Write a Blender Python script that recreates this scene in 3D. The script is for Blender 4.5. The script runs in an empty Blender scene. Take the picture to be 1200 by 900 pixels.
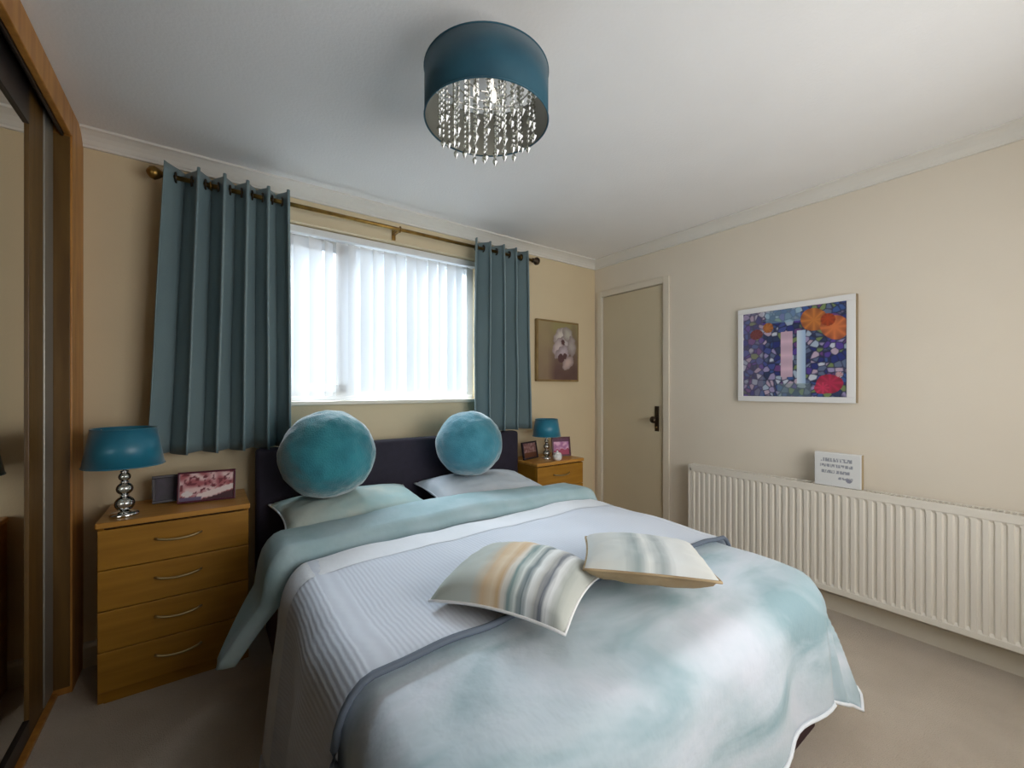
import bpy, bmesh, math, random
from mathutils import Vector, Matrix, noise
R = math.radians
PI = math.pi
random.seed(7)
S = bpy.context.scene
COL = S.collection

# ---------------------------------------------------------------- camera
cam_d = bpy.data.cameras.new('camera')
cam = bpy.data.objects.new('camera', cam_d)
COL.objects.link(cam)
cam.location = (0, 0, 1.2)
cam.rotation_euler = (R(90), 0, R(-36.1))
cam_d.sensor_width = 36
cam_d.lens = 14.79
cam_d.shift_y = 0.005
cam_d.clip_start = 0.02
S.camera = cam

# ---------------------------------------------------------------- view, sky
S.view_settings.view_transform = 'Standard'
S.view_settings.look = 'None'
S.view_settings.gamma = 1
S.view_settings.use_curve_mapping = False
S.view_settings.exposure = 0.46
S.cycles.max_bounces = 8
S.cycles.diffuse_bounces = 5
S.cycles.transparent_max_bounces = 12
S.cycles.sample_clamp_indirect = 4
S.cycles.caustics_reflective = False
S.cycles.caustics_refractive = False

w = bpy.data.worlds.new('overcast_sky')
S.world = w
w.use_nodes = True
w.node_tree.nodes['Background'].inputs[0].default_value = (0.86, 0.93, 1.0, 1)
w.node_tree.nodes['Background'].inputs[1].default_value = 1.25

def area(name, loc, rot, sx, sy, power, col=(1, 1, 1), portal=False):
    l = bpy.data.lights.new(name, 'AREA')
    l.shape = 'RECTANGLE'; l.size = sx; l.size_y = sy; l.energy = power; l.color = col
    if portal: l.cycles.is_portal = True
    o = bpy.data.objects.new(name, l); COL.objects.link(o)
    o.location = loc; o.rotation_euler = rot
    return o

# daylight in through the back window, plus an unseen fill light added behind the camera
def aimed(name, loc, to, sx, sy, power, col):
    o = area(name, loc, (0, 0, 0), sx, sy, power, col)
    o.rotation_euler = (Vector(to) - Vector(loc)).to_track_quat('-Z', 'Y').to_euler()
aimed('sky_daylight', (0.5, 3.9, 3.75), (1.2, 1.8, 1.0), 3.4, 2.2, 2600, (0.93, 0.96, 1.0))
area('front_fill_light', (1.30, -0.56, 1.25), (R(90), 0, 0), 1.6, 1.1, 16, (1.0, 0.97, 0.93))

# ---------------------------------------------------------------- materials
def nodes(name):
    m = bpy.data.materials.new(name); m.use_nodes = True
    nt = m.node_tree
    return m, nt, nt.nodes['Principled BSDF']

def mat(name, c, rough=0.6, metal=0.0, c2=None, scale=8.0, stretch=(1, 1, 1), bump=0.0, bscale=None, sheen=0.0, detail=3, spec=0.5, coord='Object', lo=0.35, hi=0.65):
    m, nt, b = nodes(name)
    b.inputs['Base Color'].default_value = (*c, 1)
    b.inputs['Roughness'].default_value = rough
    b.inputs['Metallic'].default_value = metal
    b.inputs['Specular IOR Level'].default_value = spec
    if sheen:
        b.inputs['Sheen Weight'].default_value = sheen
        b.inputs['Sheen Roughness'].default_value = 0.4
    tc = nt.nodes.new('ShaderNodeTexCoord')
    mp = nt.nodes.new('ShaderNodeMapping'); mp.inputs['Scale'].default_value = stretch
    nt.links.new(tc.outputs[coord], mp.inputs[0])
    if c2:
        n = nt.nodes.new('ShaderNodeTexNoise'); n.inputs['Scale'].default_value = scale; n.inputs['Detail'].default_value = detail
        nt.links.new(mp.outputs[0], n.inputs['Vector'])
        cr = nt.nodes.new('ShaderNodeValToRGB')
        cr.color_ramp.elements[0].position = lo; cr.color_ramp.elements[1].position = hi
        cr.color_ramp.elements[0].color = (*c, 1); cr.color_ramp.elements[1].color = (*c2, 1)
        nt.links.new(n.outputs['Fac'], cr.inputs[0]); nt.links.new(cr.outputs[0], b.inputs['Base Color'])
    if bump:
        n2 = nt.nodes.new('ShaderNodeTexNoise'); n2.inputs['Scale'].default_value = bscale or scale * 4
        nt.links.new(mp.outputs[0], n2.inputs['Vector'])
        bp = nt.nodes.new('ShaderNodeBump'); bp.inputs['Strength'].default_value = bump; bp.inputs['Distance'].default_value = 0.01
        nt.links.new(n2.outputs['Fac'], bp.inputs['Height']); nt.links.new(bp.outputs[0], b.inputs['Normal'])
    return m

def srgb(r, g, b):
    return tuple(((v / 255) / 12.92 if v / 255 <= 0.04045 else ((v / 255 + 0.055) / 1.055) ** 2.4) for v in (r, g, b))

M = {}
M['ceiling'] = mat('ceiling_paint', (0.88, 0.88, 0.885), 0.9, c2=(0.86, 0.86, 0.865), scale=3, bump=0.12, bscale=90)
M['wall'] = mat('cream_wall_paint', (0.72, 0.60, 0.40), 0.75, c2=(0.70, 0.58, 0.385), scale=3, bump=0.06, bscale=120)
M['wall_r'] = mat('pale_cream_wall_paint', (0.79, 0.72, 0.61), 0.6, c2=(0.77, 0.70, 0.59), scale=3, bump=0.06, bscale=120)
M['white_gloss'] = mat('white_gloss_trim', (0.74, 0.68, 0.57), 0.35, c2=(0.72, 0.66, 0.55), scale=5)
M['cornice'] = mat('cornice_plaster', (0.78, 0.76, 0.71), 0.7, c2=(0.76, 0.74, 0.69), scale=5)
M['door'] = mat('cream_gloss_door', (0.64, 0.56, 0.40), 0.35, c2=(0.62, 0.54, 0.385), scale=3)
M['carpet'] = mat('beige_carpet', (0.62, 0.52, 0.41), 0.95, c2=(0.56, 0.465, 0.36), scale=6, bump=0.9, bscale=260, detail=8, sheen=0.3)
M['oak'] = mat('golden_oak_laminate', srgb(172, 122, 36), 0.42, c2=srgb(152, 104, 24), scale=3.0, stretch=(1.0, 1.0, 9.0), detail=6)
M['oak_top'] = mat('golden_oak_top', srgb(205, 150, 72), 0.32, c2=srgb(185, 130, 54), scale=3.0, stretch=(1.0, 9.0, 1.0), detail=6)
M['gap'] = mat('dark_gap', (0.03, 0.02, 0.01), 0.8)
M['wood'] = mat('honey_wood', srgb(196, 138, 66), 0.4, c2=srgb(170, 112, 46), scale=3, stretch=(9, 9, 1), detail=5)
M['wood_dark'] = mat('brown_wood_stile', srgb(112, 82, 38), 0.4, c2=srgb(92, 64, 26), scale=3, stretch=(9, 9, 1), detail=5)
M['rail_dark'] = mat('dark_track_metal', srgb(62, 56, 54), 0.35, metal=0.5, c2=srgb(50, 45, 44), scale=4)
M['alu'] = mat('grey_stile_metal', (0.42, 0.40, 0.35), 0.4, metal=0.6)
M['mirror'] = mat('mirror_silver', (0.80, 0.82, 0.78), 0.02, metal=1.0)
M['brass'] = mat('antique_brass', srgb(150, 118, 62), 0.35, metal=0.9, c2=srgb(120, 92, 44), scale=20)
M['bronze'] = mat('dark_bronze', srgb(70, 58, 46), 0.4, metal=0.8)
M['chrome'] = mat('chrome', (0.82, 0.82, 0.82), 0.12, metal=1.0)
M['handle'] = mat('brushed_handle', (0.38, 0.29, 0.15), 0.45, metal=0.9)
M['curtain'] = mat('teal_curtain_fabric', srgb(122, 142, 146), 0.5, c2=srgb(114, 134, 139), scale=5, stretch=(1, 1, .3), bump=0.15, bscale=400, sheen=0.1)
M['lining'] = mat('cream_curtain_lining', (0.75, 0.71, 0.6), 0.9)
M['headboard'] = mat('navy_headboard_fabric', srgb(36, 30, 48), 0.75, c2=srgb(30, 25, 42), scale=30, bump=0.2, bscale=500)
M['plinth'] = mat('dark_plum_bed_base', srgb(54, 24, 28), 0.7, c2=srgb(44, 18, 24), scale=20)
M['white_fabric'] = mat('white_cotton', (0.78, 0.80, 0.84), 0.85, c2=(0.74, 0.77, 0.81), scale=4, bump=0.15, bscale=30)
M['pillow_l'] = mat('pale_green_pillowcase', srgb(205, 215, 208), 0.85, c2=srgb(176, 205, 205), scale=5, bump=0.2, bscale=25)
M['pillow_r'] = mat('pale_lilac_pillowcase', srgb(218, 224, 232), 0.85, c2=srgb(205, 214, 224), scale=5, bump=0.2, bscale=25)
M['teal_fabric'] = mat('teal_duvet_reverse', srgb(178, 200, 206), 0.85, c2=srgb(154, 184, 190), scale=5, bump=0.2, bscale=30, detail=5)
M['fur'] = mat('teal_faux_fur', srgb(48, 134, 146), 0.9, c2=srgb(34, 112, 126), scale=9, bump=0.35, bscale=160, sheen=1.0, detail=6)
M['fur_lit'] = mat('teal_faux_fur_lit', srgb(74, 146, 166), 0.9, c2=srgb(52, 124, 142), scale=9, bump=0.35, bscale=160, sheen=1.0, detail=6)  # same fur as the other ball, its brighter light put into the colour
M['piping'] = mat('slate_piping', srgb(92, 102, 116), 0.7)
M['taupe'] = mat('taupe_cushion_back', srgb(172, 150, 116), 0.8, c2=srgb(150, 128, 96), scale=9, stretch=(1, 4, 1), bump=0.2, bscale=60)
M['radiator'] = mat('cream_radiator_enamel', (0.80, 0.76, 0.68), 0.35)
M['lamp_shade'] = mat('teal_satin_shade', srgb(36, 122, 148), 0.35, c2=srgb(30, 108, 134), scale=6, sheen=0.5)
M['pendant'] = mat('deep_teal_drum_fabric', srgb(34, 88, 108), 0.7, c2=srgb(28, 78, 98), scale=8, bump=0.1, bscale=400, sheen=0.2)
M['silver_lining'] = mat('silver_shade_lining', (0.30, 0.30, 0.26), 0.4, metal=0.4)
M['burgundy'] = mat('burgundy_lacquer', srgb(84, 26, 46), 0.3)
M['black'] = mat('black_plum_lacquer', srgb(34, 20, 34), 0.35)
M['block_shadow'] = mat('tan_block_shadow', srgb(176, 156, 120), 0.6)  # tone of the sign's wall shadow, used on the block
M['frame_white'] = mat('white_frame', (0.84, 0.84, 0.84), 0.4)
M['frame_shadow'] = mat('taupe_frame_shadow', srgb(150, 132, 104), 0.5)  # shadow tone beside the white picture frame
M['gold_frame'] = mat('gilt_canvas_edge', srgb(150, 124, 78), 0.5, c2=srgb(132, 106, 62), scale=12)
M['upvc'] = mat('white_upvc', (0.82, 0.84, 0.86), 0.3)
M['rubber'] = mat('brown_valve', srgb(96, 70, 44), 0.5)

def glass_mat(name, tint=(0.92, 0.97, 1.0), fac=0.12, rough=0.02):
    m = bpy.data.materials.new(name); m.use_nodes = True; nt = m.node_tree
    for n in list(nt.nodes):
        if n.type != 'OUTPUT_MATERIAL': nt.nodes.remove(n)
    out = nt.nodes[0]
    t = nt.nodes.new('ShaderNodeBsdfTransparent'); t.inputs[0].default_value = (*tint, 1)
    g = nt.nodes.new('ShaderNodeBsdfGlossy'); g.inputs['Roughness'].default_value = rough
    lw = nt.nodes.new('ShaderNodeLayerWeight'); lw.inputs[0].default_value = 0.3
    ma = nt.nodes.new('ShaderNodeMath'); ma.operation = 'MULTIPLY_ADD'; ma.inputs[1].default_value = 0.7; ma.inputs[2].default_value = fac
    mx = nt.nodes.new('ShaderNodeMixShader')
    nt.links.new(lw.outputs['Fresnel'], ma.inputs[0]); nt.links.new(ma.outputs[0], mx.inputs[0])
    nt.links.new(t.outputs[0], mx.inputs[1]); nt.links.new(g.outputs[0], mx.inputs[2]); nt.links.new(mx.outputs[0], out.inputs[0])
    return m
M['glass'] = glass_mat('window_glass', fac=0.03)
M['crystal'] = glass_mat('cut_crystal', (0.62, 0.64, 0.58), fac=0.30, rough=0.18)
M['lamp_glass'] = glass_mat('lamp_glass', (0.80, 0.86, 0.90), fac=0.30, rough=0.05)

def blind_mat():
    m = bpy.data.materials.new('white_blind_fabric'); m.use_nodes = True; nt = m.node_tree
    for n in list(nt.nodes):
        if n.type != 'OUTPUT_MATERIAL': nt.nodes.remove(n)
    out = nt.nodes[0]
    d = nt.nodes.new('ShaderNodeBsdfDiffuse'); d.inputs[0].default_value = (0.85, 0.86, 0.88, 1)
    t = nt.nodes.new('ShaderNodeBsdfTranslucent'); t.inputs[0].default_value = (0.85, 0.87, 0.90, 1)
    tr = nt.nodes.new('ShaderNodeBsdfTransparent')
    m1 = nt.nodes.new('ShaderNodeMixShader'); m1.inputs[0].default_value = 0.012
    m2 = nt.nodes.new('ShaderNodeMixShader'); m2.inputs[0].default_value = 0.30
    nt.links.new(d.outputs[0], m1.inputs[1]); nt.links.new(t.outputs[0], m1.inputs[2])
    nt.links.new(m1.outputs[0], m2.inputs[1]); nt.links.new(tr.outputs[0], m2.inputs[2]); nt.links.new(m2.outputs[0], out.inputs[0])
    return m
M['blind'] = blind_mat()

def emit_mat(name, c, s):
    m, nt, b = nodes(name)
    b.inputs['Emission Color'].default_value = (*c, 1); b.inputs['Emission Strength'].default_value = s
    return m
M['bulb'] = emit_mat('lit_bulb', (1.0, 0.93, 0.82), 0.6)

def paint_mat(name, rough=0.5):
    m, nt, b = nodes(name)
    a = nt.nodes.new('ShaderNodeVertexColor'); a.layer_name = 'print'
    nt.links.new(a.outputs[0], b.inputs['Base Color']); b.inputs['Roughness'].default_value = rough
    return m
M['print'] = paint_mat('printed_artwork')

# ribbed throw: fine ribs from UV
def throw_mat():
    m, nt, b = nodes('ribbed_throw_fabric')
    b.inputs['Roughness'].default_value = 0.85; b.inputs['Sheen Weight'].default_value = 0.2
    uv = nt.nodes.new('ShaderNodeUVMap'); uv.uv_map = 'UVMap'
    wv = nt.nodes.new('ShaderNodeTexWave'); wv.wave_type = 'BANDS'; wv.bands_direction = 'X'
    wv.inputs['Scale'].default_value = 24; wv.inputs['Distortion'].default_value = 1.6; wv.inputs['Detail'].default_value = 2
    nt.links.new(uv.outputs[0], wv.inputs['Vector'])
    cr = nt.nodes.new('ShaderNodeValToRGB')
    cr.color_ramp.elements[0].color = (*srgb(200, 206, 218), 1); cr.color_ramp.elements[1].color = (*srgb(206, 213, 224), 1)
    nt.links.new(wv.outputs['Fac'], cr.inputs[0]); nt.links.new(cr.outputs[0], b.inputs['Base Color'])
    bp = nt.nodes.new('ShaderNodeBump'); bp.inputs['Strength'].default_value = 0.22; bp.inputs['Distance'].default_value = 0.003
    nt.links.new(wv.outputs['Fac'], bp.inputs['Height']); nt.links.new(bp.outputs[0], b.inputs['Normal'])
    return m
M['throw'] = throw_mat()

# duvet: pale blue white cotton with soft teal watercolour marks towards the foot
def duvet_mat():
    m, nt, b = nodes('watercolour_duvet_cotton')
    b.inputs['Roughness'].default_value = 0.85; b.inputs['Sheen Weight'].default_value = 0.15
    uv = nt.nodes.new('ShaderNodeUVMap'); uv.uv_map = 'UVMap'
    mp = nt.nodes.new('ShaderNodeMapping'); mp.inputs['Rotation'].default_value = (0, 0, R(35)); mp.inputs['Scale'].default_value = (2.2, 4.5, 1)
    nt.links.new(uv.outputs[0], mp.inputs[0])
    n = nt.nodes.new('ShaderNodeTexNoise'); n.inputs['Scale'].default_value = 1.1; n.inputs['Detail'].default_value = 4; n.inputs['Distortion'].default_value = 0.5
    nt.links.new(mp.outputs[0], n.inputs['Vector'])
    cr = nt.nodes.new('ShaderNodeValToRGB'); e = cr.color_ramp.elements
    e[0].position = 0.34; e[0].color = (*srgb(140, 168, 177), 1)
    e[1].position = 0.66; e[1].color = (*srgb(206, 212, 223), 1)
    x = e.new(0.50); x.color = (*srgb(184, 199, 208), 1)
    nt.links.new(n.outputs['Fac'], cr.inputs[0]); nt.links.new(cr.outputs[0], b.inputs['Base Color'])
    n2 = nt.nodes.new('ShaderNodeTexNoise'); n2.inputs['Scale'].default_value = 9; n2.inputs['Detail'].default_value = 4
    nt.links.new(uv.outputs[0], n2.inputs['Vector'])
    bp = nt.nodes.new('ShaderNodeBump'); bp.inputs['Strength'].default_value = 0.3; bp.inputs['Distance'].default_value = 0.03
    nt.links.new(n2.outputs['Fac'], bp.inputs['Height']); nt.links.new(bp.outputs[0], b.inputs['Normal'])
    return m
M['duvet'] = duvet_mat()

# striped cushion: bands across u
def stripe_mat(name, stops):
    m, nt, b = nodes(name)
    b.inputs['Roughness'].default_value = 0.75; b.inputs['Sheen Weight'].default_value = 0.2
    uv = nt.nodes.new('ShaderNodeUVMap'); uv.uv_map = 'UVMap'
    mp = nt.nodes.new('ShaderNodeMapping'); mp.inputs['Scale'].default_value = (1, 0.08, 1)
    nt.links.new(uv.outputs[0], mp.inputs[0])
    n = nt.nodes.new('ShaderNodeTexNoise'); n.inputs['Scale'].default_value = 34; n.inputs['Detail'].default_value = 2
    nt.links.new(mp.outputs[0], n.inputs['Vector'])
    sx = nt.nodes.new('ShaderNodeSeparateXYZ'); nt.links.new(uv.outputs[0], sx.inputs[0])
    ma = nt.nodes.new('ShaderNodeMath'); ma.operation = 'MULTIPLY_ADD'; ma.inputs[1].default_value = 0.06; nt.links.new(n.outputs['Fac'], ma.inputs[0]); nt.links.new(sx.outputs[0], ma.inputs[2])
    sub = nt.nodes.new('ShaderNodeMath'); sub.operation = 'SUBTRACT'; sub.inputs[1].default_value = 0.03; nt.links.new(ma.outputs[0], sub.inputs[0])
    cr = nt.nodes.new('ShaderNodeValToRGB'); e = cr.color_ramp.elements
    e[0].position = stops[0][0]; e[0].color = (*srgb(*stops[0][1]), 1)
    e[1].position = stops[-1][0]; e[1].color = (*srgb(*stops[-1][1]), 1)
    for p, c in stops[1:-1]:
        k = e.new(p); k.color = (*srgb(*c), 1)
    nt.links.new(sub.outputs[0], cr.inputs[0]); nt.links.new(cr.outputs[0], b.inputs['Base Color'])
    return m
M['stripe_a'] = stripe_mat('striped_cushion_front', [
    (0.0, (182, 190, 178)), (0.30, (196, 204, 198)), (0.36, (206, 200, 184)), (0.41, (222, 196, 158)), (0.47, (232, 214, 186)), (0.52, (214, 184, 142)), (0.56, (226, 222, 214)),
    (0.60, (120, 148, 150)), (0.64, (220, 228, 226)), (0.69, (96, 116, 124)), (0.73, (224, 230, 232)), (0.78, (176, 178, 176)), (0.82, (92, 100, 112)), (0.86, (214, 218, 220)), (0.92, (158, 164, 160)), (1.0, (186, 188, 180))])
M['stripe_b'] = stripe_mat('pale_striped_cushion_front', [
    (0.0, (206, 206, 200)), (0.30, (200, 206, 204)), (0.42, (150, 164, 166)), (0.50, (216, 220, 218)), (0.60, (160, 170, 172)), (0.70, (214, 218, 218)), (1.0, (206, 206, 200))])

# ---------------------------------------------------------------- geometry helpers
def tag(o, label=None, cat=None, group=None, kind=None):
    if label: o['label'] = label
    if cat: o['category'] = cat
    if group: o['group'] = group
    if kind: o['kind'] = kind
    return o

def empty(name, loc=(0, 0, 0), rz=0.0, label=None, cat=None, group=None, kind=None, rot=None):
    o = bpy.data.objects.new(name, None); COL.objects.link(o)
    o.location = loc; o.rotation_euler = rot or (0, 0, rz); o.empty_display_size = 0.05
    return tag(o, label, cat, group, kind)

def link(name, me, m, parent=None, smooth=False, loc=(0, 0, 0), rot=(0, 0, 0)):
    o = bpy.data.objects.new(name, me); COL.objects.link(o)
    o.location = loc; o.rotation_euler = rot
    if parent: o.parent = parent
    if m is not None and not me.materials:
        for k in (m if isinstance(m, (list, tuple)) else [m]): me.materials.append(k)
    if smooth:
        for p in me.polygons: p.use_smooth = True
    return o

class MB:
    def __init__(s): s.v = []; s.f = []; s.mi = []
    def add(s, vs, fs, mi=0):
        n = len(s.v); s.v += [tuple(v) for v in vs]; s.f += [tuple(i + n for i in f) for f in fs]; s.mi += [mi] * len(fs); return s
    def box(s, x0, x1, y0, y1, z0, z1, b=0.0, mi=0):
        if b <= 0:
            vs = [(x, y, z) for x in (x0, x1) for y in (y0, y1) for z in (z0, z1)]
            return s.add(vs, [(0, 1, 3, 2), (4, 6, 7, 5), (0, 4, 5, 1), (2, 3, 7, 6), (0, 2, 6, 4), (1, 5, 7, 3)], mi)
        bm = bmesh.new(); bmesh.ops.create_cube(bm, size=1)
        for v in bm.verts: v.co = Vector((x0 + (v.co.x + .5) * (x1 - x0), y0 + (v.co.y + .5) * (y1 - y0), z0 + (v.co.z + .5) * (z1 - z0)))
        bmesh.ops.bevel(bm, geom=list(bm.edges), offset=b, segments=2, profile=0.5, affect='EDGES')
        bm.verts.index_update()
        s.add([v.co[:] for v in bm.verts], [[v.index for v in f.verts] for f in bm.faces], mi); bm.free(); return s
    def lathe(s, prof, c=(0, 0, 0), n=24, mi=0, cap=True, axis='z'):
        vs = []
        for r, z in prof:
            for k in range(n):
                a = 2 * PI * k / n
                p = (r * math.cos(a), r * math.sin(a), z)
                if axis == 'x': p = (p[2], p[0], p[1])
                if axis == 'y': p = (p[0], p[2], p[1])
                vs.append((p[0] + c[0], p[1] + c[1], p[2] + c[2]))
        fs = []
        for i in range(len(prof) - 1):
            for k in range(n):
                a, b2 = i * n + k, i * n + (k + 1) % n
                fs.append((a, b2, b2 + n, a + n))
        if cap:
            fs.append(tuple(range(n))[::-1]); fs.append(tuple((len(prof) - 1) * n + k for k in range(n)))
        return s.add(vs, fs, mi)
    def tube(s, pts, r, n=8, mi=0, closed=False):
        pts = [Vector(p) for p in pts]; vs = []; fs = []; L = len(pts)
        up = Vector((0, 0, 1))
        for i, p in enumerate(pts):
            a = pts[(i - 1) % L] if (closed or i > 0) else p
            b2 = pts[(i + 1) % L] if (closed or i < L - 1) else p
            t = (b2 - a).normalized()
            u = t.cross(up)
            if u.length < 0.05: u = t.cross(Vector((1, 0, 0)))
            u.normalize(); v = u.cross(t)
            for k in range(n):
                an = 2 * PI * k / n
                vs.append(p + (u * math.cos(an) + v * math.sin(an)) * r)
        for i in range(L if closed else L - 1):
            j = (i + 1) % L
            for k in range(n):
                fs.append((i * n + k, i * n + (k + 1) % n, j * n + (k + 1) % n, j * n + k))
        if not closed:
            fs.append(tuple(range(n))[::-1]); fs.append(tuple((L - 1) * n + k for k in range(n)))
        return s.add(vs, fs, mi)
    def prism(s, poly, axis, a0, a1, mi=0):
        def P(p, a):
            return {'x': (a, p[0], p[1]), 'y': (p[0], a, p[1]), 'z': (p[0], p[1], a)}[axis]
        n = len(poly)
        vs = [P(p, a0) for p in poly] + [P(p, a1) for p in poly]
        fs = [tuple(range(n))[::-1], tuple(range(n, 2 * n))] + [(k, (k + 1) % n, n + (k + 1) % n, n + k) for k in range(n)]
        return s.add(vs, fs, mi)
    def mesh(s, name, fix=True):
        me = bpy.data.meshes.new(name); me.from_pydata(s.v, [], s.f)
        for p, mi in zip(me.polygons, s.mi): p.material_index = mi
        if fix:
            bm = bmesh.new(); bm.from_mesh(me); bmesh.ops.recalc_face_normals(bm, faces=bm.faces); bm.to_mesh(me); bm.free()
        me.update(); return me
    def build(s, name, m, parent=None, smooth=False, loc=(0, 0, 0), rot=(0, 0, 0)):
        return link(name, s.mesh(name), m, parent, smooth, loc, rot)

def struct(o, label=None):
    o['kind'] = 'structure'
    if label: o['label'] = label
    return o

def sheet(name, nu, nv, fn, m, parent=None, uvfn=None, closed=False):
    vs = [fn(i / nu, j / nv) for j in range(nv + 1) for i in range(nu + 1)]
    fs = [(j * (nu + 1) + i, j * (nu + 1) + i + 1, (j + 1) * (nu + 1) + i + 1, (j + 1) * (nu + 1) + i) for j in range(nv) for i in range(nu)]
    me = bpy.data.meshes.new(name); me.from_pydata([tuple(v) for v in vs], [], fs)
    uvl = me.uv_layers.new(name='UVMap')
    for p in me.polygons:
        for li in p.loop_indices:
            vi = me.loops[li].vertex_index
            u, v = (vi % (nu + 1)) / nu, (vi // (nu + 1)) / nv
            uvl.data[li].uv = uvfn(u, v) if uvfn else (u, v)
    return link(name, me, m, parent, True)

def solid(o, t, off=-1):
    md = o.modifiers.new('thickness', 'SOLIDIFY'); md.thickness = t; md.offset = off; return o

def art(name, w, h, fn, parent, loc=(0, 0, 0), rot=(0, 0, 0), n=80):
    """flat print: local x 0..w, z 0..h, facing -y, colour per vertex"""
    ny = max(2, int(n * h / w))
    vs = [(w * i / n, 0, h * j / ny) for j in range(ny + 1) for i in range(n + 1)]
    fs = [(j * (n + 1) + i, j * (n + 1) + i + 1, (j + 1) * (n + 1) + i + 1, (j + 1) * (n + 1) + i) for j in range(ny) for i in range(n)]
    me = bpy.data.meshes.new(name); me.from_pydata(vs, [], fs)
    ca = me.color_attributes.new('print', 'FLOAT_COLOR', 'POINT')
    for k in range(len(vs)):
        i, j = k % (n + 1), k // (n + 1)
        ca.data[k].color = (*srgb(*[max(0, min(255, c)) for c in fn(i / n, j / ny)]), 1)
    return link(name, me, M['print'], parent, False, loc, rot)

def mix(a, b, t): t = max(0, min(1, t)); return tuple(x + (y - x) * t for x, y in zip(a, b))

# ---------------------------------------------------------------- the room
XR, YB, XL, YF, H = 2.768, 2.56, -1.05, -0.45, 2.31
WX0, WX1, WZ0, WZ1 = 0.30, 1.60, 1.13, 2.12      # window opening
DY0, DY1, DZ = 1.87, 2.47, 1.99                    # door opening on the right wall

struct(MB().box(XL - .2, XR + .2, YF - .2, YB + .3, -.12, 0).build('floor', M['carpet']), 'beige fitted carpet')
struct(MB().box(XL - .2, XR + .2, YF - .2, YB + .3, H, H + .12).build('ceiling', M['ceiling']), 'white textured ceiling')
mb = MB()
for x0, x1, z0, z1 in ((XL - .2, WX0, 0, H), (WX1, XR + .2, 0, H), (WX0, WX1, 0, WZ0 - .02), (WX0, WX1, WZ1, H)):
    mb.box(x0, x1, YB, YB + .24, z0, z1)
struct(mb.build('wall_back', M['wall']), 'cream painted window wall')
mb = MB()
for y0, y1, z0, z1 in ((YF, DY0, 0, H), (DY1, YB, 0, H), (DY0, DY1, DZ, H)):
    mb.box(XR, XR + .16, y0, y1, z0, z1)
mb.box(XR + .10, XR + .16, DY0, DY1, 0, DZ)
struct(mb.build('wall_right', M['wall_r']), 'pale cream painted wall with the radiator')
struct(MB().box(XL - .16, XL, YF, YB, 0, H).build('wall_left', M['wall']), 'cream wall behind the wardrobe')
mb = MB()
for x0, x1, z0, z1 in ((XL - .16, 0.5, 0, H), (2.1, XR + .16, 0, H), (0.5, 2.1, 0, 0.7), (0.5, 2.1, 1.8, H)):  # unseen opening, added to let the fill light in
    mb.box(x0, x1, YF - .16, YF, z0, z1)
struct(mb.build('wall_front', M['wall']), 'cream wall behind the camera with an opening added for the fill light')

# cornice: coved plaster, extruded profile (d = distance from wall, z)
cove = [(0, H), (0.075, H), (0.075, H - .010), (0.062, H - .014), (0.044, H - .024), (0.028, H - .038), (0.018, H - .052), (0.014, H - .056), (0.014, H - .066), (0, H - .066)]
struct(MB().prism([(YB - d, z) for d, z in cove], 'x', -.43, XR).build('trim_1', M['cornice']), 'white coved cornice on the window wall')
struct(MB().prism([(XR - d, z) for d, z in cove], 'y', YF, YB).build('trim_2', M['cornice']), 'white coved cornice on the right wall')
# baseboards
bbp = [(0, 0), (0.016, 0), (0.016, .085), (0.010, .10), (0, .105)]
struct(MB().prism([(YB - d, z) for d, z in bbp], 'x', -.43, XR).build('baseboard_back', M['white_gloss']), 'white baseboard under the window wall')
struct(MB().prism([(XR - d, z) for d, z in bbp], 'y', YF, DY0 - .055).build('baseboard_right', M['white_gloss']), 'white baseboard below the radiator')

# cupboard door on the right wall
dr = struct(empty('door_1', (XR, (DY0 + DY1) / 2, 0)), 'flat cream door in the corner')
cy = (DY0 + DY1) / 2
MB().box(.004, .044, DY0 - cy + .003, DY1 - cy - .003, .012, DZ - .004, b=.002).build('door_leaf', M['door'], dr)
mb = MB()
mb.box(-.016, .0, DY0 - cy - .05, DY0 - cy, 0, DZ + .05, b=.003).box(-.016, .0, DY1 - cy, DY1 - cy + .05, 0, DZ + .05, b=.003)
mb.box(-.016, .0, DY0 - cy, DY1 - cy, DZ, DZ + .05, b=.003)
mb.build('door_frame', M['white_gloss'], dr)
kn = MB().box(-.004, .004, -.018, .018, -.09, .10, b=.003).build('handle_plate', M['bronze'], dr, loc=(0, DY0 - cy + .06, .97))
MB().lathe([(.008, 0), (.008, -.03), (.018, -.034), (.026, -.045), (.026, -.055), (.016, -.066), (0.001, -.068)], axis='x', n=20).build('door_knob', M['bronze'], kn, True, loc=(0, 0, .0))
MB().lathe([(.006, 0), (.006, -.010), (.001, -.012)], axis='x', n=12).build('keyhole_cover', M['brass'], kn, True, loc=(-.003, 0, -.06))

# window
win = struct(empty('window_1', ((WX0 + WX1) / 2, YB + .16, WZ0)), 'white uPVC window behind the blind')
W, HH = (WX1 - WX0) / 2, WZ1 - WZ0
fr = .05
mb = MB()
mb.box(-W, W, -.03, .04, 0, fr, b=.004).box(-W, W, -.03, .04, HH - fr, HH, b=.004)
mb.box(-W, -W + fr, -.03, .04, fr, HH - fr, b=.004).box(W - fr, W, -.03, .04, fr, HH - fr, b=.004)
mb.box(-W + .40, -W + .46, -.03, .04, fr, HH - fr, b=.004)
mb.build('window_frame', M['upvc'], win)
ca = MB()
a0, a1 = -W + fr, -W + .40
ca.box(a0, a1, -.045, -.02, fr, fr + .05, b=.003).box(a0, a1, -.045, -.02, HH - fr - .05, HH - fr, b=.003)
ca.box(a0, a0 + .05, -.045, -.02, fr, HH - fr, b=.003).box(a1 - .05, a1, -.045, -.02, fr, HH - fr, b=.003)
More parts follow.
